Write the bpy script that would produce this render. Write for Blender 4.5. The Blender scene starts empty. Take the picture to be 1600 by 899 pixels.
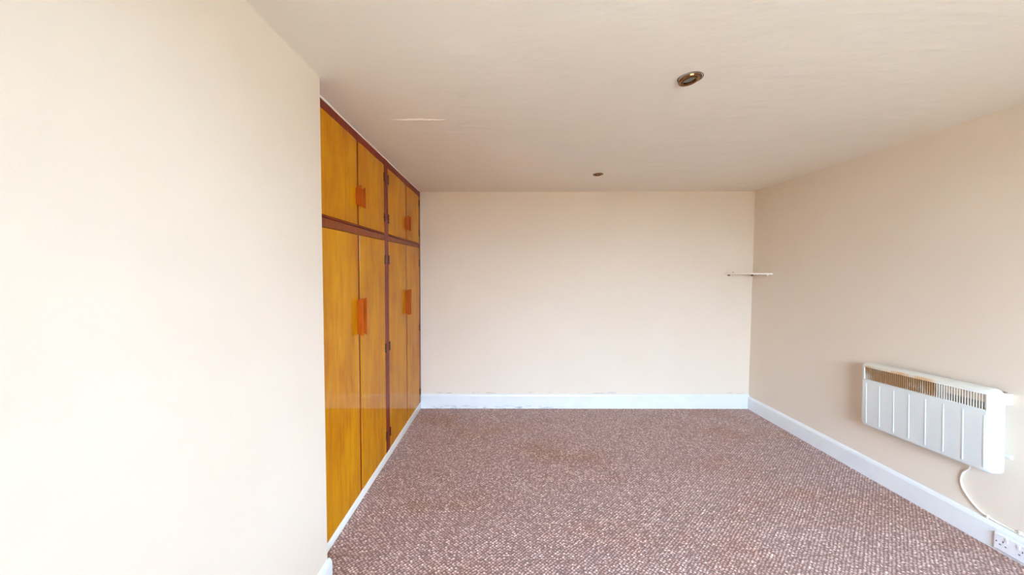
import bpy, bmesh, math, random
from mathutils import Vector, Matrix, noise
random.seed(7)
S = bpy.context.scene
COL = S.collection

# ------------------------------------------------------------------ camera
FPX, YAW, PITCH, ROLL = 557.5, 0.00977, 0.04075, 0.00515      # focal length in pixels of a 1600 px wide frame
CAMZ = 1.5
def cam_axes():
    cy, sy = math.cos(YAW), math.sin(YAW); cp, sp = math.cos(PITCH), math.sin(PITCH)
    fw = Vector((sy*cp, cy*cp, -sp)); r0 = Vector((cy, -sy, 0)); u0 = r0.cross(fw)
    r = r0*math.cos(ROLL) + u0*math.sin(ROLL); u = u0*math.cos(ROLL) - r0*math.sin(ROLL)
    return r, u, fw
r_, u_, f_ = cam_axes()
cd = bpy.data.cameras.new('camera'); cam = bpy.data.objects.new('camera', cd); COL.objects.link(cam)
cd.sensor_fit = 'HORIZONTAL'; cd.sensor_width = 36; cd.lens = 36*FPX/1600; cd.clip_start = 0.02
cam.matrix_world = Matrix(((r_.x, u_.x, -f_.x, 0), (r_.y, u_.y, -f_.y, 0), (r_.z, u_.z, -f_.z, CAMZ), (0, 0, 0, 1)))
S.camera = cam

# ------------------------------------------------------------------ daylight, exposure
EXPOSURE = 3.5
S.view_settings.view_transform = 'Standard'; S.view_settings.look = 'None'
S.view_settings.gamma = 1; S.view_settings.use_curve_mapping = False
S.view_settings.exposure = EXPOSURE
S.cycles.use_denoising = True
S.cycles.max_bounces = 16; S.cycles.diffuse_bounces = 12; S.cycles.glossy_bounces = 6; S.cycles.transparent_max_bounces = 12
S.cycles.sample_clamp_indirect = 8
world = bpy.data.worlds.new('overcast_sky'); S.world = world; world.use_nodes = True
wn = world.node_tree; wn.nodes.clear()
def wnode(t, **k):
    n = wn.nodes.new(t)
    for a, b in k.items(): setattr(n, a, b)
    return n
tc = wnode('ShaderNodeTexCoord'); sp = wnode('ShaderNodeSeparateXYZ'); rp = wnode('ShaderNodeValToRGB')
bg = wnode('ShaderNodeBackground'); wo = wnode('ShaderNodeOutputWorld')
wn.links.new(tc.outputs['Generated'], sp.inputs[0]); wn.links.new(sp.outputs['Z'], rp.inputs[0])
wn.links.new(rp.outputs[0], bg.inputs['Color']); wn.links.new(bg.outputs[0], wo.inputs[0])
rp.color_ramp.elements[0].position = 0.0; rp.color_ramp.elements[0].color = (.62, .79, 1.0, 1)
rp.color_ramp.elements[1].position = 0.5; rp.color_ramp.elements[1].color = (.56, .75, 1.0, 1)
bg.inputs['Strength'].default_value = 5.0

# ------------------------------------------------------------------ room dimensions (metres; camera stands at the origin)
H, D = 2.40, 3.906           # ceiling height, back wall
XC, XR, XN, YN = -0.965, 2.686, -0.879, 1.703      # cabinet front, right wall, near left wall face and its end
YR = -1.25                   # wall behind the camera, with the window
WX0, WX1, WZ0, WZ1 = 0.20, 2.05, 0.80, 2.20        # window opening behind the camera
SY0, SY1, SZ0, SZ1 = -1.00, -0.35, 0.90, 2.05       # unseen side window, added in the right wall to brighten the left wall

# daylight portals fill the window openings
pl = bpy.data.lights.new('window_portal', 'AREA'); pl.shape = 'RECTANGLE'; pl.size = WX1-WX0; pl.size_y = WZ1-WZ0
pl.cycles.is_portal = True
po = bpy.data.objects.new('window_portal', pl); COL.objects.link(po)
po.location = ((WX0+WX1)/2, YR-0.13, (WZ0+WZ1)/2); po.rotation_euler = (math.radians(90), 0, 0)
pl = pl.copy(); pl.size = SZ1-SZ0; pl.size_y = SY1-SY0  # portal of the added side window
po = bpy.data.objects.new('window_portal', pl); COL.objects.link(po)
po.location = (XR+0.13, (SY0+SY1)/2, (SZ0+SZ1)/2); po.rotation_euler = (0, math.radians(90), 0)

def ceil_z(x, y):
    t = min(max((y-1.7)/2.2, 0), 1); s = min(max((XR-x)/3.65, 0), 1.1)
    z = H + t*(.005-.034*s)
    z += .0035*noise.noise(Vector((x*1.1, y*2.2, 3.1))) + .0015*noise.noise(Vector((x*2.5, y*6, 8.1)))
    return z

# ------------------------------------------------------------------ materials
class NT:
    def __init__(s, name):
        s.m = bpy.data.materials.new(name); s.m.use_nodes = True; s.t = s.m.node_tree
        s.b = s.t.nodes['Principled BSDF']
        s.tc = s.t.nodes.new('ShaderNodeTexCoord')
    def n(s, t, ins=None, **k):
        o = s.t.nodes.new(t)
        for a, b in k.items(): setattr(o, a, b)
        for a, v in (ins or {}).items():
            if isinstance(v, bpy.types.NodeSocket): s.t.links.new(v, o.inputs[a])
            else: o.inputs[a].default_value = v
        return o
    def link(s, a, b): s.t.links.new(a, b)
    def coords(s, scale=(1, 1, 1), kind='Object', loc=(0, 0, 0), rot=(0, 0, 0)):
        return s.n('ShaderNodeMapping', {0: s.tc.outputs[kind], 'Scale': scale, 'Location': loc, 'Rotation': rot}).outputs[0]
    def noise(s, co, scale, detail=3, rough=.55, dist=0):
        return s.n('ShaderNodeTexNoise', {'Vector': co, 'Scale': scale, 'Detail': detail, 'Roughness': rough, 'Distortion': dist}).outputs['Fac']
    def ramp(s, fac, stops, interp='LINEAR'):
        r = s.n('ShaderNodeValToRGB', {0: fac}); r.color_ramp.interpolation = interp
        e = r.color_ramp.elements
        while len(e) < len(stops): e.new(.5)
        for i, (p, c) in enumerate(stops):
            e[i].position = p; e[i].color = (*c, 1) if len(c) == 3 else c
        return r.outputs[0]
    def mix(s, fac, a, b, mode='MIX'):
        o = s.n('ShaderNodeMix', data_type='RGBA', blend_type=mode)
        for i, v in ((0, fac), (6, a), (7, b)):
            if isinstance(v, bpy.types.NodeSocket): s.link(v, o.inputs[i])
            else: o.inputs[i].default_value = v if i == 0 else (*v, 1)
        return o.outputs[2]
    def math(s, op, a, b=0, c=0):
        o = s.n('ShaderNodeMath', operation=op)
        for i, v in enumerate((a, b, c)):
            if isinstance(v, bpy.types.NodeSocket): s.link(v, o.inputs[i])
            else: o.inputs[i].default_value = v
        return o.outputs[0]
    def smooth(s, v, lo, hi):
        return s.n('ShaderNodeMapRange', {0: v, 1: lo, 2: hi}, interpolation_type='SMOOTHSTEP').outputs[0]
    def xyz(s, kind='Object'):
        return s.n('ShaderNodeSeparateXYZ', {0: s.tc.outputs[kind]}).outputs
    def bump(s, h, strength, dist):
        s.link(s.n('ShaderNodeBump', {'Height': h, 'Strength': strength, 'Distance': dist}).outputs[0], s.b.inputs['Normal'])
    def set(s, color=None, rough=None, **k):
        for key, v in (('Base Color', color), ('Roughness', rough), *k.items()):
            if v is None: continue
            key = key.replace('_', ' ')
            if isinstance(v, bpy.types.NodeSocket): s.link(v, s.b.inputs[key])
            else: s.b.inputs[key].default_value = (*v, 1) if isinstance(v, tuple) and len(v) == 3 else v
        return s.m

PAINT = (.775, .697, .59)
def paint(name, base=PAINT, marks=True):
    t = NT(name)
    n = t.noise(t.coords(), 1.3, 4)
    c = t.mix(t.smooth(n, .35, .7), base, tuple(v*w for v, w in zip(base, (.975, .965, .95))))
    if marks:       # small scuffs and nail marks
        s = t.noise(t.coords(), 26, 2)
        c = t.mix(t.math('MULTIPLY', t.smooth(s, .79, .83), .5), c, (.35, .28, .22))
    h = t.math('ADD', t.noise(t.coords(), 220, 2), t.math('MULTIPLY', t.noise(t.coords(), 9, 3), 2.0))
    t.bump(h, .22, .0012)
    return t.set(c, .62, Specular_IOR_Level=.3)
M = {}
M['wall'] = paint('cream_wall_paint')
def wall_back_mat():
    t = NT('cream_wall_paint_scuffed')
    n = t.noise(t.coords(), 1.1, 4); x = t.xyz()
    c = t.mix(t.smooth(n, .35, .7), PAINT, tuple(v*w for v, w in zip(PAINT, (.975, .965, .95))))
    band = t.math('MULTIPLY', t.smooth(x[2], .160, .166), t.math('SUBTRACT', 1, t.smooth(x[2], .17, .19)))
    sc = t.noise(t.coords((7, 7, 40)), 1, 4)
    c = t.mix(t.math('MULTIPLY', t.math('MULTIPLY', band, t.smooth(sc, .56, .66)), .5), c, (.3, .31, .33))
    h = t.math('ADD', t.noise(t.coords(), 220, 2), t.math('MULTIPLY', t.noise(t.coords(), 7, 3), 2.0))
    t.bump(h, .22, .0012)
    return t.set(c, .62, Specular_IOR_Level=.3)
M['wall_back'] = wall_back_mat()
def ceiling_mat():
    t = NT('ceiling_paint')
    n = t.noise(t.coords(), 1.0, 5)
    c = t.mix(t.smooth(n, .35, .7), (.82, .778, .69), (.80, .755, .66))
    w = t.noise(t.coords((.7, 2.6, 1)), 1.2, 3, .5, .5)
    ridge = t.math('SUBTRACT', 1, t.math('MULTIPLY', t.math('ABSOLUTE', t.math('SUBTRACT', w, .5)), 9))
    ridge = t.math('MULTIPLY', t.math('MAXIMUM', ridge, 0), t.smooth(t.noise(t.coords((1, 1, 1), loc=(2.3, .4, 0)), .9, 2), .42, .62))
    h = t.math('ADD', t.math('MULTIPLY', ridge, 1.0), t.math('ADD', t.math('MULTIPLY', t.noise(t.coords(), 160, 2), .25), t.math('MULTIPLY', t.noise(t.coords((1, 2.2, 1)), 5, 3), 2.2)))
    t.bump(h, .42, .004)
    return t.set(c, .7, Specular_IOR_Level=.25)
M['ceiling'] = ceiling_mat()
def gloss_white(name, col=(.80, .84, .86), smudge=0):
    t = NT(name)
    n = t.noise(t.coords(), 6, 4)
    c = t.mix(t.smooth(n, .4, .7), col, tuple(v*.96 for v in col))
    if smudge:
        x = t.xyz()
        low = t.math('SUBTRACT', 1, t.smooth(x[2], .01, .05))
        sm = t.noise(t.coords((9, 9, 45)), 1, 5, .7)
        mid = t.math('MULTIPLY', t.smooth(x[0], -.9, -.75), t.math('SUBTRACT', 1, t.smooth(x[0], .4, .75)))
        c = t.mix(t.math('MULTIPLY', t.math('MULTIPLY', low, mid), t.math('MULTIPLY', t.smooth(sm, .5, .62), .75)), c, (.22, .26, .30))
    t.bump(t.noise(t.coords((1, 1, 4)), 30, 3), .15, .001)
    return t.set(c, .38, Coat_Weight=.15, Coat_Roughness=.2)
M['base_white'] = gloss_white('white_gloss_paint')
M['base_back'] = gloss_white('white_gloss_paint_smudged', (.75, .80, .82), 1)
M['plinth'] = gloss_white('white_plinth_paint', (.86, .88, .82))

def carpet_mat():
    t = NT('woven_loop_carpet')
    co = t.coords((1, 1, 1))
    wob = t.n('ShaderNodeTexNoise', {'Vector': co, 'Scale': 35, 'Detail': 2}).outputs['Color']
    wv = t.n('ShaderNodeVectorMath', {0: wob, 1: (.5, .5, .5)}, operation='SUBTRACT').outputs[0]
    wv = t.n('ShaderNodeVectorMath', {0: wv, 'Scale': .0035}, operation='SCALE').outputs[0]
    p = t.n('ShaderNodeVectorMath', {0: co, 1: wv}, operation='ADD').outputs[0]
    # flat-weave loops: rows running across the room, every other row shifted by half
    br = t.n('ShaderNodeTexVoronoi', {'Vector': t.n('ShaderNodeMapping', {0: p, 'Scale': (1, 1.08, 1), 'Rotation': (0, 0, math.radians(45))}).outputs[0],
                                      'Scale': 64, 'Randomness': .42})
    dist = br.outputs['Distance']
    loop = t.math('SUBTRACT', 1, t.smooth(dist, .12, .62))
    cell = t.n('ShaderNodeSeparateColor', {0: br.outputs['Color']}).outputs[0]
    tone = t.ramp(cell, [(0, (.34, .235, .21)), (.4, (.42, .305, .28)), (.75, (.50, .385, .36)), (1, (.66, .55, .51))])
    gap = (.16, .098, .088)
    c = t.mix(loop, gap, tone)
    fib = t.noise(t.coords((1, 1, 1)), 420, 3, .7)
    c = t.mix(.5, c, t.mix(fib, (.25, .25, .25), (1, 1, 1)), 'MULTIPLY')
    # worn brown patches
    st = t.noise(t.coords((1, 1.4, 1), loc=(.3, 1.1, 0)), 1.1, 4, .55)
    c = t.mix(t.math('MULTIPLY', t.smooth(st, .48, .68), .6), c, t.mix(1, c, (.90, .72, .54), 'MULTIPLY'))
    c = t.mix(1, c, (2.02, 1.94, 1.87), 'MULTIPLY')
    h = t.math('ADD', loop, t.math('MULTIPLY', fib, .35))
    t.bump(h, .8, .004)
    return t.set(c, .95, Specular_IOR_Level=.1, Sheen_Weight=.15, Sheen_Roughness=.5)
M['carpet'] = carpet_mat()

def veneer_mat():
    t = NT('orange_varnished_veneer')
    inf = t.n('ShaderNodeObjectInfo').outputs['Random']
    off = t.n('ShaderNodeCombineXYZ', {0: t.math('MULTIPLY', inf, 7), 1: t.math('MULTIPLY', inf, 31), 2: t.math('MULTIPLY', inf, 13)}).outputs[0]
    base = t.n('ShaderNodeVectorMath', {0: t.tc.outputs['Object'], 1: off}, operation='ADD').outputs[0]
    cs = lambda s: t.n('ShaderNodeMapping', {0: base, 'Scale': s}).outputs[0]
    grain = t.noise(cs((20, 20, 1.3)), 1.8, 6, .65, .5)
    cloud = t.noise(cs((3, 3, 1.1)), 1.5, 4, .6, .4)
    c = t.ramp(cloud, [(.25, (.44, .135, .0)), (.5, (.58, .235, .0)), (.75, (.70, .335, .001))])
    c = t.mix(t.math('MULTIPLY', t.smooth(grain, .42, .72), .45), c, (.33, .08, .001))
    fle = t.noise(cs((26, 26, 5)), 1, 3)
    c = t.mix(t.math('MULTIPLY', t.smooth(fle, .73, .80), .5), c, (.22, .07, .005))
    z = t.xyz()[2]
    t.bump(t.math('ADD', grain, t.math('MULTIPLY', t.noise(cs((1, 1, 1)), 3, 2), .25)), .05, .0015)
    return t.set(c, .5, Coat_Weight=.55, Coat_Roughness=.05, Coat_IOR=1.42, Specular_IOR_Level=.0)
M['veneer'] = veneer_mat()
def wood(name, a, b, rough=.35, coat=.4):
    t = NT(name)
    g = t.noise(t.coords((18, 18, 2.2)), 2, 5, .6, .4)
    c = t.mix(t.smooth(g, .3, .7), a, b)
    t.bump(g, .12, .001)
    return t.set(c, rough, Coat_Weight=coat, Coat_Roughness=.18, Specular_IOR_Level=.2)
M['mahogany'] = wood('dark_red_mahogany', (.15, .010, .001), (.25, .026, .001), .4, .12)
M['mahogany_rail'] = wood('red_brown_mahogany_rail', (.19, .026, .001), (.28, .055, .003), .4, .15)
M['handle'] = wood('orange_red_handle_wood', (.36, .06, .002), (.48, .10, .004), .4, .15)
def plain(name, c, rough=.5, metal=0, **k):
    t = NT(name); n = t.noise(t.coords(), 40, 3)
    return t.set(t.mix(n, tuple(v*.92 for v in c), tuple(min(v*1.06, 1) for v in c)), rough, Metallic=metal, **k)
M['hinge'] = plain('aged_brown_hinge_metal', (.05, .02, .012), .5, .4)
M['carcass'] = plain('dark_cabinet_inside', (.10, .04, .02), .8)
M['cable'] = plain('white_cable_plastic', (.84, .80, .72), .45)
M['plastic'] = plain('white_switch_plastic', (.80, .80, .84), .35)
M['slot'] = plain('dark_slot', (.03, .025, .03), .7)
M['brass'] = plain('antique_brass', (.27, .125, .045), .16, 1)
M['chrome'] = plain('lamp_reflector_metal', (.16, .15, .12), .10, 1)
M['capsule'] = plain('bright_glass_capsule', (.95, .95, .92), .12, .7)
M['black'] = plain('black_lamp_recess', (.02, .014, .01), .6)
M['shelf'] = plain('cream_painted_shelf', (.84, .77, .66), .45)
M['crack'] = plain('flaking_ceiling_paint', (.86, .80, .71), .6)
M['crack_dark'] = plain('open_crack_shadow', (.30, .24, .18), .8)
M['blocker'] = plain('brown_light_blocker', (.30, .21, .13), .9)  # for the unseen light blocker added outside
M['vent'] = plain('dusty_brown_vent', (.17, .10, .08), .8)
M['screw'] = plain('dull_steel', (.22, .2, .18), .4, .9)
def heater_mat():
    t = NT('white_enamel_with_scorch'); x = t.xyz()
    n = t.noise(t.coords((1, 1, 1)), 14, 3, .6)
    # scorched along the lip above the grille: object z from .19 up; y runs along the heater, 0.. centre
    lip = t.math('MULTIPLY', t.smooth(x[2], .186, .199), t.math('SUBTRACT', 1, t.smooth(x[2], .208, .224)))
    span = t.math('MULTIPLY', t.smooth(x[1], -.14, -.05), t.math('SUBTRACT', 1, t.smooth(x[1], .30, .35)))
    f = t.math('MULTIPLY', t.math('MULTIPLY', lip, span), t.smooth(n, .3, .62))
    far = t.math('MULTIPLY', t.smooth(x[2], .10, .225), .45)
    c = t.mix(far, (.73, .785, .775), (.78, .74, .62))
    c = t.mix(t.math('MULTIPLY', f, .85), c, (.62, .36, .10))
    sp_ = t.noise(t.coords(), 60, 1)
    c = t.mix(t.math('MULTIPLY', t.smooth(sp_, .81, .84), .5), c, (.3, .3, .3))
    t.bump(t.noise(t.coords(), 500, 2), .08, .0006)
    return t.set(c, .38, Coat_Weight=.15, Coat_Roughness=.25)
M['enamel'] = heater_mat()
def slat_mat():
    t = NT('scorched_grille_slats'); x = t.xyz()
    n = t.noise(t.coords((1, 6, 3)), 3, 3)
    brown = t.math('MULTIPLY', t.smooth(x[1], -.115, -.095), t.smooth(n, .20, .5))
    endw = t.math('SUBTRACT', 1, t.math('MULTIPLY', t.smooth(x[1], .24, .34), t.math('SUBTRACT', 1, t.smooth(x[2], .13, .17))))
    c = t.mix(t.math('MULTIPLY', t.math('MULTIPLY', brown, endw), .85), (.74, .70, .60), (.38, .17, .025))
    return t.set(c, .5)
M['slats'] = slat_mat()
def inner_mat():
    t = NT('scorched_heater_inside'); x = t.xyz()
    n = t.noise(t.coords((1, 1, 1)), 9, 3)
    c = t.ramp(n, [(.3, (.12, .05, .012)), (.55, (.25, .12, .03)), (.8, (.06, .03, .01))])
    right = t.math('SUBTRACT', 1, t.smooth(x[1], -.12, -.10))
    up = t.smooth(x[2], .150, .158)
    c = t.mix(right, c, t.mix(up, (.10, .11, .13), (.72, .60, .42)))
    patch = t.math('MULTIPLY', t.smooth(x[1], -.15, -.14), t.math('SUBTRACT', 1, t.smooth(x[1], -.11, -.10)))
    c = t.mix(t.math('MULTIPLY', patch, .8), c, (.55, .62, .68))
    return t.set(c, .6)
M['inner'] = inner_mat()
def glass_mat():
    m = bpy.data.materials.new('window_glass'); m.use_nodes = True; t = m.node_tree; t.nodes.clear()
    o = t.nodes.new('ShaderNodeOutputMaterial'); mx = t.nodes.new('ShaderNodeMixShader'); fr = t.nodes.new('ShaderNodeFresnel')
    tr = t.nodes.new('ShaderNodeBsdfTransparent'); gl = t.nodes.new('ShaderNodeBsdfGlossy'); gl.inputs['Roughness'].default_value = .02
    fr.inputs[0].default_value = 1.45
    t.links.new(fr.outputs[0], mx.inputs[0]); t.links.new(tr.outputs[0], mx.inputs[1]); t.links.new(gl.outputs[0], mx.inputs[2]); t.links.new(mx.outputs[0], o.inputs[0])
    return m
M['glass'] = glass_mat()
M['ground'] = plain('pale_yard_paving', (.60, .49, .36), .9)

# ------------------------------------------------------------------ mesh helpers
def bm_box(bm, x0, x1, y0, y1, z0, z1, bevel=0, seg=2):
    v = [bm.verts.new(p) for p in ((x0,y0,z0),(x1,y0,z0),(x1,y1,z0),(x0,y1,z0),(x0,y0,z1),(x1,y0,z1),(x1,y1,z1),(x0,y1,z1))]
    fs = [bm.faces.new([v[i] for i in q]) for q in ((3,2,1,0),(4,5,6,7),(0,1,5,4),(1,2,6,5),(2,3,7,6),(3,0,4,7))]
    if bevel:
        es = list({e for f in fs for e in f.edges})
        bmesh.ops.bevel(bm, geom=es, offset=bevel, segments=seg, affect='EDGES', profile=.5)
def bm_hexa(bm, x0, x1, y0, y1, zb0, zb1, zt0, zt1, bevel=0, seg=2):
    """box along y whose bottom runs from zb0 (y0) to zb1 (y1) and top from zt0 to zt1"""
    v = [bm.verts.new(p) for p in ((x0,y0,zb0),(x1,y0,zb0),(x1,y1,zb1),(x0,y1,zb1),(x0,y0,zt0),(x1,y0,zt0),(x1,y1,zt1),(x0,y1,zt1))]
    fs = [bm.faces.new([v[i] for i in q]) for q in ((3,2,1,0),(4,5,6,7),(0,1,5,4),(1,2,6,5),(2,3,7,6),(3,0,4,7))]
    if bevel:
        es = list({e for f in fs for e in f.edges})
        bmesh.ops.bevel(bm, geom=es, offset=bevel, segments=seg, affect='EDGES', profile=.5)
def bm_prism(bm, pts, axis, a, b):
    """extrude a polygon of 2D points along axis (0,1,2) from a to b"""
    def P(p, h):
        q = list(p); q.insert(axis, h); return q
    lo = [bm.verts.new(P(p, a)) for p in pts]; hi = [bm.verts.new(P(p, b)) for p in pts]
    bm.faces.new(lo[::-1]); bm.faces.new(hi)
    for i in range(len(pts)):
        j = (i+1) % len(pts); bm.faces.new((lo[i], lo[j], hi[j], hi[i]))
    bmesh.ops.recalc_face_normals(bm, faces=bm.faces)
def bm_lathe(bm, prof, seg=40, close=False):
    rings = [[bm.verts.new((r*math.cos(2*math.pi*k/seg), r*math.sin(2*math.pi*k/seg), z)) for k in range(seg)] for r, z in prof]
    n = len(rings)
    for i in range(n if close else n-1):
        A, B = rings[i], rings[(i+1) % n]
        for k in range(seg):
            bm.faces.new((A[k], A[(k+1) % seg], B[(k+1) % seg], B[k]))
    if not close:
        if prof[0][0] > 1e-5: bm.faces.new(rings[0][::-1])
        if prof[-1][0] > 1e-5: bm.faces.new(rings[-1])
    bmesh.ops.remove_doubles(bm, verts=bm.verts, dist=1e-6)
    bmesh.ops.recalc_face_normals(bm, faces=bm.faces)
def bm_cyl(bm, c, r, h, axis=2, seg=16):
    b2 = bmesh.new(); bm_lathe(b2, [(r, -h/2), (r, h/2)], seg)
    R = {2: Matrix(), 0: Matrix.Rotation(math.pi/2, 4, 'Y'), 1: Matrix.Rotation(math.pi/2, 4, 'X')}[axis]
    b2.transform(Matrix.Translation(c) @ R)
    me = bpy.data.meshes.new('t'); b2.to_mesh(me); bm.from_mesh(me); bpy.data.meshes.remove(me); b2.free()
def bm_tube(bm, pts, r, seg=10):
    pts = [Vector(p) for p in pts]; rings = []; n0 = Vector((1, 0, 0))
    for i, p in enumerate(pts):
        d = (pts[min(i+1, len(pts)-1)] - pts[max(i-1, 0)]).normalized()
        a = (n0 - d*n0.dot(d)).normalized(); b = d.cross(a)
        rings.append([bm.verts.new(p + r*(a*math.cos(2*math.pi*k/seg) + b*math.sin(2*math.pi*k/seg))) for k in range(seg)])
    for A, B in zip(rings, rings[1:]):
        for k in range(seg): bm.faces.new((A[k], A[(k+1) % seg], B[(k+1) % seg], B[k]))
    bm.faces.new(rings[0][::-1]); bm.faces.new(rings[-1]); bmesh.ops.recalc_face_normals(bm, faces=bm.faces)
def catmull(pts, n=10):
    P = [Vector(p) for p in pts]; P = [P[0]] + P + [P[-1]]; out = []
    for i in range(1, len(P)-2):
        a, b, c, d = P[i-1:i+3]
        for k in range(n):
            t = k/n
            out.append(.5*((2*b) + (c-a)*t + (2*a-5*b+4*c-d)*t*t + (3*b-a-3*c+d)*t**3))
    return out + [P[-2]]
def link(name, bm, mat, parent=None, smooth=False, origin=None):
    """one mesh object; the geometry is written in world coordinates, the object sits at origin"""
    o_ = Vector(origin) if origin is not None else Vector()
    if parent is not None and origin is None: o_ = wpos(parent)
    bmesh.ops.translate(bm, verts=bm.verts, vec=-o_)
    me = bpy.data.meshes.new(name); bm.to_mesh(me); bm.free()
    if smooth:
        me.polygons.foreach_set('use_smooth', [True]*len(me.polygons)); me.set_sharp_from_angle(angle=math.radians(38))
    me.materials.append(M[mat])
    o = bpy.data.objects.new(name, me); COL.objects.link(o)
    if parent is not None:
        o.parent = parent; o.location = o_ - wpos(parent)
    else: o.location = o_
    return o
def wpos(o):
    p = Vector(o.location)
    while o.parent: o = o.parent; p += Vector(o.location)
    return p
def box(name, mat, parent, *a, bevel=0, seg=2, smooth=False, origin=None):
    bm = bmesh.new(); bm_box(bm, *a, bevel=bevel, seg=seg); return link(name, bm, mat, parent, smooth, origin)
def struct(o): o['kind'] = 'structure'; return o
def thing(name, loc, label, cat, group=None):
    o = bpy.data.objects.new(name, None); COL.objects.link(o); o.location = loc; o.empty_display_size = .1
    o['label'] = label; o['category'] = cat
    if group: o['group'] = group
    return o

# ------------------------------------------------------------------ the shell
XL2 = -1.60                  # back of the wardrobe alcove
struct(box('floor', 'carpet', None, XL2-.1, XR+.12, YR-.2, D+.12, -.1, 0))
def ceiling():
    bm = bmesh.new(); x0, x1, y0, y1 = XL2-.1, XR+.12, YR-.2, D+.12; nx, ny = 90, 110
    g = [[bm.verts.new((x0+(x1-x0)*i/nx, y0+(y1-y0)*j/ny, ceil_z(x0+(x1-x0)*i/nx, y0+(y1-y0)*j/ny))) for j in range(ny+1)] for i in range(nx+1)]
    for i in range(nx):
        for j in range(ny): bm.faces.new((g[i][j], g[i][j+1], g[i+1][j+1], g[i+1][j]))
    top = [bm.verts.new(p) for p in ((x0,y0,2.55),(x1,y0,2.55),(x1,y1,2.55),(x0,y1,2.55))]
    bm.faces.new(top)
    bm.faces.new([g[i][0] for i in range(nx+1)] + [top[1], top[0]])
    bm.faces.new([g[nx][j] for j in range(ny+1)] + [top[2], top[1]])
    bm.faces.new([g[i][ny] for i in range(nx, -1, -1)] + [top[3], top[2]])
    bm.faces.new([g[0][j] for j in range(ny, -1, -1)] + [top[0], top[3]])
    bmesh.ops.recalc_face_normals(bm, faces=bm.faces)
    return struct(link('ceiling', bm, 'ceiling', None, True))
ceil = ceiling()
struct(box('wall_back', 'wall_back', None, XL2, XR, D, D+.12, 0, 2.42))
bm = bmesh.new()
bm_box(bm, XR, XR+.12, SY1, D+.12, 0, 2.42); bm_box(bm, XR, XR+.12, YR-.12, SY0, 0, 2.42)
bm_box(bm, XR, XR+.12, SY0, SY1, 0, SZ0); bm_box(bm, XR, XR+.12, SY0, SY1, SZ1, 2.42)
struct(link('wall_right', bm, 'wall'))
bm = bmesh.new(); bm_box(bm, XN-.16, XN, YR, YN, 0, 2.42)
bmesh.ops.bevel(bm, geom=[e for e in bm.edges if all(abs(v.co.x-XN) < 1e-4 and abs(v.co.y-YN) < 1e-4 for v in e.verts)], offset=.006, segments=3, affect='EDGES')
struct(link('wall_left', bm, 'wall', None, True))
struct(box('wall_alcove', 'wall', None, XL2-.1, XL2, YN-.12, D+.12, 0, 2.42))
struct(box('wall_alcove_end', 'wall', None, XL2, XN-.16, YN-.12, YN-.001, 0, 2.42))
# rear wall with window opening (behind the camera)
bm = bmesh.new()
bm_box(bm, XN-.16, WX0, YR-.12, YR, 0, 2.42); bm_box(bm, WX1, XR, YR-.12, YR, 0, 2.42)
bm_box(bm, WX0, WX1, YR-.12, YR, 0, WZ0); bm_box(bm, WX0, WX1, YR-.12, YR, WZ1, 2.42)
struct(link('wall_rear', bm, 'wall'))
bm = bmesh.new(); fw = .05
for a in ((WX0, WX0+fw, WZ0, WZ1), (WX1-fw, WX1, WZ0, WZ1), (WX0+fw, WX1-fw, WZ0, WZ0+fw), (WX0+fw, WX1-fw, WZ1-fw, WZ1), ((WX0+WX1)/2-.025, (WX0+WX1)/2+.025, WZ0+fw, WZ1-fw)):
    bm_box(bm, a[0], a[1], YR-.09, YR-.04, a[2], a[3])
win = struct(link('window_1', bm, 'base_white'))
box('pane', 'glass', win, WX0+fw, (WX0+WX1)/2-.025, YR-.068, YR-.064, WZ0+fw, WZ1-fw)
box('pane', 'glass', win, (WX0+WX1)/2+.025, WX1-fw, YR-.068, YR-.064, WZ0+fw, WZ1-fw)
box('window_sill', 'base_white', win, WX0-.04, WX1+.04, YR-.04, YR+.10, WZ0-.03, WZ0, bevel=.006)
bm = bmesh.new()  # side window added out of view as extra daylight on the left wall
for a in ((SY0, SY0+fw, SZ0, SZ1), (SY1-fw, SY1, SZ0, SZ1), (SY0+fw, SY1-fw, SZ0, SZ0+fw), (SY0+fw, SY1-fw, SZ1-fw, SZ1)):
    bm_box(bm, XR+.04, XR+.09, a[0], a[1], a[2], a[3])
win = struct(link('added_side_window', bm, 'base_white'))
box('pane', 'glass', win, XR+.064, XR+.068, SY0+fw, SY1-fw, SZ0+fw, SZ1-fw)
box('window_sill', 'base_white', win, XR-.10, XR+.04, SY0-.04, SY1+.04, SZ0-.03, SZ0, bevel=.006)
bm = bmesh.new(); bm_box(bm, -14, 16, -8.3, -8, -.5, 1.95)  # unseen blocker added outside; cuts low daylight so the upper back wall darkens
struct(link('unseen_light_blocker', bm, 'blocker'))
g = box('ground', 'ground', None, -25, 30, -30, 25, -.5, -.4); struct(g)

# skirting boards: board with a chamfered top
def skirt(name, mat, axis, a, b, face, depth, h):
    """axis: direction it runs; face: wall coordinate, depth: signed thickness into the room"""
    bm = bmesh.new(); d = depth
    pts = [(face, 0), (face+d, 0), (face+d, h-.022), (face+d*.72, h-.008), (face+d*.3, h), (face, h)]
    if axis == 1: bm_prism(bm, pts, 1, a, b)
    else: bm_prism(bm, pts, 0, a, b)
    return struct(link(name, bm, mat, None))
skirt('baseboard_back', 'base_back', 0, XC, XR, D, -.017, .160)
skirt('baseboard_right', 'base_white', 1, YR, D-.017, XR, -.018, .142)
skirt('baseboard_left', 'base_white', 1, YR, YN+.002, XN, .020, .098)
skirt('baseboard_rear', 'base_white', 0, XN+.02, XR-.018, YR, .018, .142)

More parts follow.
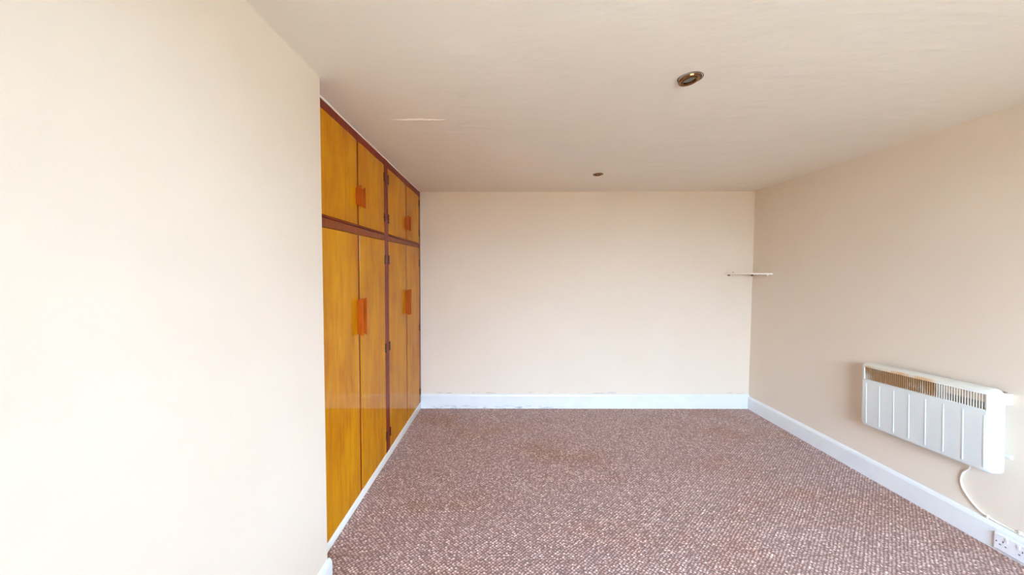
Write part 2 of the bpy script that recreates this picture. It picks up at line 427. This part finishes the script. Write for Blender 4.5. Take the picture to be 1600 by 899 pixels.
# ------------------------------------------------------------------ the wardrobes
def lerp(y, a, b): t = (y-1.85)/(3.88-1.85); return a+(b-a)*t
zpl = lambda y: lerp(y, .046, .076)         # plinth top
zm0 = lambda y: lerp(y, 1.735, 1.768)       # middle rail
zm1 = lambda y: lerp(y, 1.797, 1.810)
zt0 = lambda y: lerp(y, 2.345, 2.312)       # top rail
zt1 = lambda y: ceil_z(XC, y) - lerp(y, .010, .004)
def hexa(name, mat, parent, x0, x1, y0, y1, zb, zt, bevel=.0015):
    bm = bmesh.new(); bm_hexa(bm, x0, x1, y0, y1, zb(y0), zb(y1), zt(y0), zt(y1), bevel)
    return link(name, bm, mat, parent, False)
GAP = .003
def make_wardrobe(y0, y1, st0, st1, split, label, near_low, flipped=False):
    w = thing('wardrobe', (XC-.3, (y0+y1)/2, 0), label, 'wardrobe', 'built-in wardrobe units on the left')
    hexa('carcass', 'carcass', w, XL2+.01, XC-.026, y0+.002, y1-.002, lambda y: .0, lambda y: 2.33)
    hexa('stile', 'mahogany', w, XC-.024, XC+.003, y0, st0, zpl, zt1)
    hexa('stile', 'mahogany', w, XC-.024, XC+.003, st1, y1, zpl, zt1)
    hexa('top_rail', 'mahogany', w, XC-.024, XC+.001, st0, st1, zt0, zt1)
    hexa('middle_rail', 'mahogany_rail', w, XC-.024, XC+.001, st0, st1, zm0, lambda y: zm1(y)-.013)
    hexa('rail_moulding', 'mahogany', w, XC-.024, XC+.005, st0, st1, lambda y: zm1(y)-.011, zm1)
    hexa('centre_stile', 'mahogany', w, XC-.024, XC-.001, split-.014, split+.014, zpl, zm0)
    hexa('centre_stile', 'mahogany', w, XC-.024, XC-.001, split-.014, split+.014, zm1, zt0)
    hw = .0150
    for (a, b, low) in ((st0+GAP, split-hw, 1), (split+hw, st1-GAP, 1), (st0+GAP, split-hw, 0), (split+hw, st1-GAP, 0)):
        zb = (lambda y: zpl(y)+.002) if low else (lambda y: zm1(y)+.003)
        zt = (lambda y: zm0(y)-.003) if low else (lambda y: zt0(y)-.003)
        d = hexa('door', 'veneer', w, XC-.008, XC+.002, a, b, zb, zt, .0012)
        first = a < split
        # handle: a flared wooden fin standing on the door's meeting edge
        e = b-.022 if first else a+.012
        zc, hh = (1.213, .123) if low else (1.980, .068)
        if y0 > 2.5: zc += .007 if low else -.02
        bm = bmesh.new(); px = XC+.002; out = .036
        bm_prism(bm, [(px, zc-hh+.018), (px+out, zc-hh), (px+out, zc+hh), (px, zc+hh-.018)], 1, e, e+.010)
        bmesh.ops.bevel(bm, geom=bm.edges[:], offset=.0015, segments=1, affect='EDGES')
        link('handle', bm, 'handle', d)
        # hinges on the outer edge
        hy = a-GAP/2 if first else b+GAP/2
        for hz in ((1.60, .905, .20) if low else (2.235, 1.925)):
            bm = bmesh.new()
            for k in range(3): bm_cyl(bm, (XC+.005, hy, hz+(k-1)*.025), .005, .021)
            bm_box(bm, XC+.001, XC+.0036, hy-.008, hy+.008, hz-.032, hz+.032)
            link('hinge', bm, 'hinge', d, True)
    return w
make_wardrobe(YN+.012, 2.832, 1.80, 2.790, 2.309, 'orange varnished built-in wardrobe unit with four doors, partly hidden by the near wall corner', True)
make_wardrobe(2.836, D-.004, 2.878, D-.052, 3.378, 'orange varnished built-in wardrobe unit with four doors, standing against the back wall', False)
bm = bmesh.new(); bm_hexa(bm, XC-.03, XC+.006, YN+.01, D-.018, 0, 0, zpl(YN), zpl(D), .002)
struct(link('trim_1', bm, 'plinth', None, True))
# ragged bead of filler between the top rail and the ceiling
bm = bmesh.new(); pts = []
n = 110; prev = None
for i in range(n+1):
    y = 1.75+(D-.01-1.75)*i/n
    w = .0015+.004*noise.noise(Vector((y*9, 2, 0))) + .004*max(noise.noise(Vector((y*31, 5, 0))), 0)
    w = max(w, .001); zc = ceil_z(XC, y)
    dz = lerp(y, .011, .006)*(.75+.35*noise.noise(Vector((y*14, 9, 1))))
    ring = [bm.verts.new(p) for p in ((XC-.02, y, zc+.004), (XC+.004+w, y, zc+.004), (XC+.002+w*.6, y, zc-dz*.6), (XC+.0015, y, zc-dz), (XC-.02, y, zc-dz))]
    if prev:
        for k in range(5): bm.faces.new((prev[k], prev[(k+1) % 5], ring[(k+1) % 5], ring[k]))
    else: bm.faces.new(ring)
    prev = ring
bm.faces.new(prev[::-1]); bmesh.ops.recalc_face_normals(bm, faces=bm.faces)
struct(link('trim_2', bm, 'crack', None, True))

# ------------------------------------------------------------------ ceiling crack with lifted paint
bm = bmesh.new(); prev = None
for i in range(41):
    t = i/40; x = -.70+.33*t; y = 2.128+.004*math.sin(t*9)+.002*math.sin(t*31)
    w = .006*math.sin(math.pi*t)**.6+.0006; z = ceil_z(x, y)
    ring = [bm.verts.new(p) for p in ((x, y-w*1.3, z+.001), (x, y+w*.2, z-.006*math.sin(math.pi*t)-.0003), (x, y+w*.3, z+.002))]
    if prev:
        for k in range(3): bm.faces.new((prev[k], prev[(k+1) % 3], ring[(k+1) % 3], ring[k]))
    else: bm.faces.new(ring)
    prev = ring
bm.faces.new(prev[::-1]); bmesh.ops.recalc_face_normals(bm, faces=bm.faces)
link('lifted_paint', bm, 'crack', ceil)
bm = bmesh.new(); prev = None
for i in range(41):
    t = i/40; x = -.60+.21*t; y = 2.1335+.004*math.sin((t*.7+.3)*9); z = ceil_z(x, y)
    w = .0045*math.sin(math.pi*t)+.0003
    ring = [bm.verts.new(p) for p in ((x, y, z-.0004), (x, y+w, z-.0004), (x, y+w, z+.002), (x, y, z+.002))]
    if prev:
        for k in range(4): bm.faces.new((prev[k], prev[(k+1) % 4], ring[(k+1) % 4], ring[k]))
    else: bm.faces.new(ring)
    prev = ring
bm.faces.new(prev[::-1]); bmesh.ops.recalc_face_normals(bm, faces=bm.faces)
link('crack_line', bm, 'crack_dark', ceil)

# ------------------------------------------------------------------ recessed ceiling spotlights
def downlight(x, y, tilt, az, drop, label):
    z = ceil_z(x, y)
    d = thing('ceiling_spotlight', (x, y, z), label, 'spotlight', 'recessed ceiling spotlights')
    def part(name, prof, mat, close=False, T=Matrix(), par=d):
        bm = bmesh.new(); bm_lathe(bm, prof, 48, close); bm.transform(T)
        me = bpy.data.meshes.new(name); bm.to_mesh(me); bm.free()
        me.polygons.foreach_set('use_smooth', [True]*len(me.polygons)); me.set_sharp_from_angle(angle=math.radians(45))
        me.materials.append(M[mat]); o = bpy.data.objects.new(name, me); COL.objects.link(o); o.parent = par
        return o
    T = Matrix.Translation((0, 0, -drop)) @ Matrix.Rotation(az, 4, 'Z') @ Matrix.Rotation(tilt, 4, 'Y')
    part('bezel', [(.030, .002), (.0335, -.004), (.040, -.006), (.046, -.004), (.0485, .001), (.047, .003), (.034, .004)], 'brass', True, T)
    inner = part('lamp_holder', [(.0300, .003), (.0305, -.004), (.0275, -.0055), (.0265, -.002), (.0265, .030), (.0300, .030)], 'brass', True, T)
    part('bulb_reflector', [(.0255, -.001), (.024, .003), (.018, .016), (.008, .024), (.0001, .026)], 'chrome', False, T, inner)
    part('bulb_capsule', [(.0001, -.001), (.006, .001), (.009, .008), (.008, .018), (.0001, .021)], 'capsule', False, T, inner)
    part('spring_clip', [(.0495, .0015), (.054, .0005), (.056, .003), (.050, .004)], 'chrome', True, Matrix.Translation((.004, -.001, -.0012)))
    part('recess_can', [(.043, .001), (.052, -.0006), (.052, .003), (.043, .003)], 'black', True)
    return d
downlight(.826, 1.668, math.radians(-9), math.radians(-25), .008, 'brass ringed ceiling spotlight tilted loose from its hole, the larger and nearer one')
far = downlight(.800, 3.245, math.radians(3), math.radians(200), .003, 'small dark brass ceiling spotlight near the back wall')
far.scale = (.86, .86, .86)

# ------------------------------------------------------------------ corner shelf
sz = 1.503; s = thing('corner_shelf', (XR, D, sz), 'small cream corner shelf high between the back wall and right wall', 'shelf')
bm = bmesh.new()
bm_prism(bm, [(XR-.001, D-.001), (XR-.315, D-.001), (XR-.300, D-.045), (XR-.045, D-.290), (XR-.001, D-.305)], 2, sz-.007, sz+.011)
bmesh.ops.bevel(bm, geom=bm.edges[:], offset=.0015, segments=2, affect='EDGES')
link('board', bm, 'shelf', s, True)
for (bx, by, m) in ((XR-.275, D-.020, 'screw'), (XR-.012, D-.012, 'screw'), (XR-.020, D-.250, 'shelf')):
    bm = bmesh.new(); bm_box(bm, bx-.008, bx+.008, by-.010, by+.010, sz-.024, sz-.007, bevel=.002)
    link('bracket', bm, m, s, True)
bm = bmesh.new(); bm_cyl(bm, (XR-.235, D-.03, sz+.016), .004, .012, 2, 10); link('screw', bm, 'screw', s, True)

# ------------------------------------------------------------------ panel heater
ht = thing('panel_heater', (XR, 2.198, .648), 'white wall-mounted panel heater with scorched brown grille above the cable', 'heater')
W2, H2 = .360, .230
def hlocal(name, bm, mat, smooth=True, parent=ht):
    # heater geometry is written with local x out of the wall (negative = into the room), y along, z up
    me = bpy.data.meshes.new(name); bm.to_mesh(me); bm.free()
    if smooth: me.polygons.foreach_set('use_smooth', [True]*len(me.polygons)); me.set_sharp_from_angle(angle=math.radians(50))
    me.materials.append(M[mat]); o = bpy.data.objects.new(name, me); COL.objects.link(o); o.parent = parent
    return o
def rrect(w, h, r, n=7):
    out = []
    for cx, cy, a0 in ((w-r, h-r, 0), (-w+r, h-r, 90), (-w+r, -h+r, 180), (w-r, -h+r, 270)):
        for k in range(n): a = math.radians(a0+90*k/(n-1)); out.append((cx+r*math.cos(a), cy+r*math.sin(a)))
    return out
gx0, gx1, gz0, gz1 = -.336, .320, .114, .199        # grille slot (y and z, local)
def casing():
    bm = bmesh.new()
    # rings from back to front, rounding over; then the face with the grille slot
    prof = [(-.045, 0), (-.060, .0), (-.085, .002), (-.100, .008), (-.109, .017), (-.113, .028)]
    rings = []
    for x, ins in prof:
        rings.append([bm.verts.new((x, a, b)) for a, b in rrect(W2-ins, H2-ins*.8, .036-ins*.35)])
    for A, B in zip(rings, rings[1:]):
        for k in range(len(A)): bm.faces.new((A[k], A[(k+1) % len(A)], B[(k+1) % len(A)], B[k]))
    front = rings[-1]
    slot = [bm.verts.new((-.114, a, b)) for a, b in ((gx1, gz1), (gx0, gz1), (gx0, gz0), (gx1, gz0))]
    q = len(front)//4
    for c in range(4):
        for k in range(c*q, c*q+q-1): bm.faces.new((front[k], front[k+1], slot[c]))
        k = c*q+q-1; bm.faces.new((front[k], front[(k+1) % len(front)], slot[(c+1) % 4], slot[c]))
    inn = [bm.verts.new((-.108, a, b)) for a, b in ((gx1-.002, gz1-.002), (gx0+.002, gz1-.002), (gx0+.002, gz0+.002), (gx1-.002, gz0+.002))]
    for k in range(4): bm.faces.new((slot[k], slot[(k+1) % 4], inn[(k+1) % 4], inn[k]))
    bm.faces.new(rings[0][::-1])
    bmesh.ops.recalc_face_normals(bm, faces=bm.faces)
    return hlocal('casing', bm, 'enamel')
casing()
bm = bmesh.new(); bm_box(bm, -.0975, -.0965, gx0-.004, gx1+.004, gz0-.004, gz1+.004); 
hlocal('inner_plate', bm, 'inner', False)
bm = bmesh.new(); N = 54
for k in range(N):
    y = gx0+.006+(gx1-gx0-.012)*k/(N-1)
    bm_box(bm, -.1125, -.1085, y-.0023, y+.0023, gz0+.001, gz1-.001)
gr = hlocal('grille_slats', bm, 'slats', False); gr['kind'] = 'stuff'
bm = bmesh.new()   # thin raised lip round the slot
for a in ((gx0-.004, gx0, gz0-.004, gz1+.004), (gx1, gx1+.004, gz0-.004, gz1+.004), (gx0, gx1, gz0-.004, gz0), (gx0, gx1, gz1, gz1+.004)):
    bm_box(bm, -.1165, -.1125, a[0], a[1], a[2], a[3], bevel=.001, seg=1)
hlocal('grille_frame', bm, 'enamel')
for k in range(8):
    y = -.328+.635*k/7
    bm = bmesh.new(); bm_box(bm, -.1158, -.1125, y-.0035, y+.0035, -.196, .086, bevel=.0012, seg=2); hlocal('rib', bm, 'enamel')
bm = bmesh.new(); bm_box(bm, -.050, -.006, -.325, .325, -.18, .18, bevel=.004); hlocal('back_box', bm, 'enamel')
bm = bmesh.new(); bm_box(bm, -.062, -.001, -.362, -.310, .150, .210, bevel=.002); bk = hlocal('bracket', bm, 'enamel')
bm = bmesh.new(); bm_box(bm, -.062, -.001, .300, .335, .150, .200, bevel=.002); hlocal('bracket', bm, 'enamel')
bm = bmesh.new(); bm_box(bm, -.062, -.001, -.337, .30, .209, .213, bevel=.001); hlocal('top_vent_plate', bm, 'vent')
bm = bmesh.new(); bm_cyl(bm, (-.026, -.362, -.122), .011, .026, 1, 20); kb = hlocal('control_knob', bm, 'enamel')
ht.rotation_euler = (math.radians(-1.9), 0, 0)

# cable from the heater to the skirting
cb = thing('heater_cable', (XR, 1.95, .2), 'white cable looping from under the heater onto the skirting top', 'cable')
path = catmull([(XR-.040, 1.975, .412), (XR-.026, 1.985, .395), (XR-.012, 2.003, .372), (XR-.008, 2.026, .340), (XR-.007, 2.035, .290), (XR-.007, 2.022, .245), (XR-.007, 1.985, .198), (XR-.007, 1.945, .168), (XR-.007, 1.90, .153), (XR-.0065, 1.82, .149), (XR-.0065, 1.70, .148), (XR-.0065, 1.4, .148), (XR-.0065, .6, .148)], 8)
bm = bmesh.new(); bm_tube(bm, path, .0052, 10); link('flex', bm, 'cable', cb, True)
for y in (1.912, 1.785, 1.55):
    bm = bmesh.new(); bm_box(bm, XR-.014, XR-.0005, y-.006, y+.006, .145, .163, bevel=.002); c = link('cable_clip', bm, 'cable', cb, True)
    bm = bmesh.new(); bm_cyl(bm, (XR-.0145, y, .158), .002, .003, 0, 8); link('nail', bm, 'screw', c)

# double socket on the skirting
SF = XR-.018
so = thing('wall_socket', (SF, 1.79, .063), 'white double power socket fixed to the right skirting board', 'socket')
box('faceplate', 'plastic', so, SF-.014, SF-.0005, 1.718, 1.865, .018, .106, bevel=.004, seg=3)
for yc in (1.828, 1.755):
    for dy, dz, w, h in ((0, .016, .004, .009), (-.011, -.004, .008, .0045), (.011, -.004, .008, .0045)):
        box('pin_slot', 'slot', so, SF-.0146, SF-.0138, yc+dy-w/2, yc+dy+w/2, .056+dz-h/2, .056+dz+h/2)
    box('rocker_switch', 'plastic', so, SF-.018, SF-.013, yc-.020 if yc > 1.8 else yc+.010, yc-.010 if yc > 1.8 else yc+.020, .078, .098, bevel=.001)
for y in (1.853, 1.730):
    bm = bmesh.new(); bm_cyl(bm, (SF-.0145, y, .062), .003, .0016, 0, 12); link('screw', bm, 'screw', so)
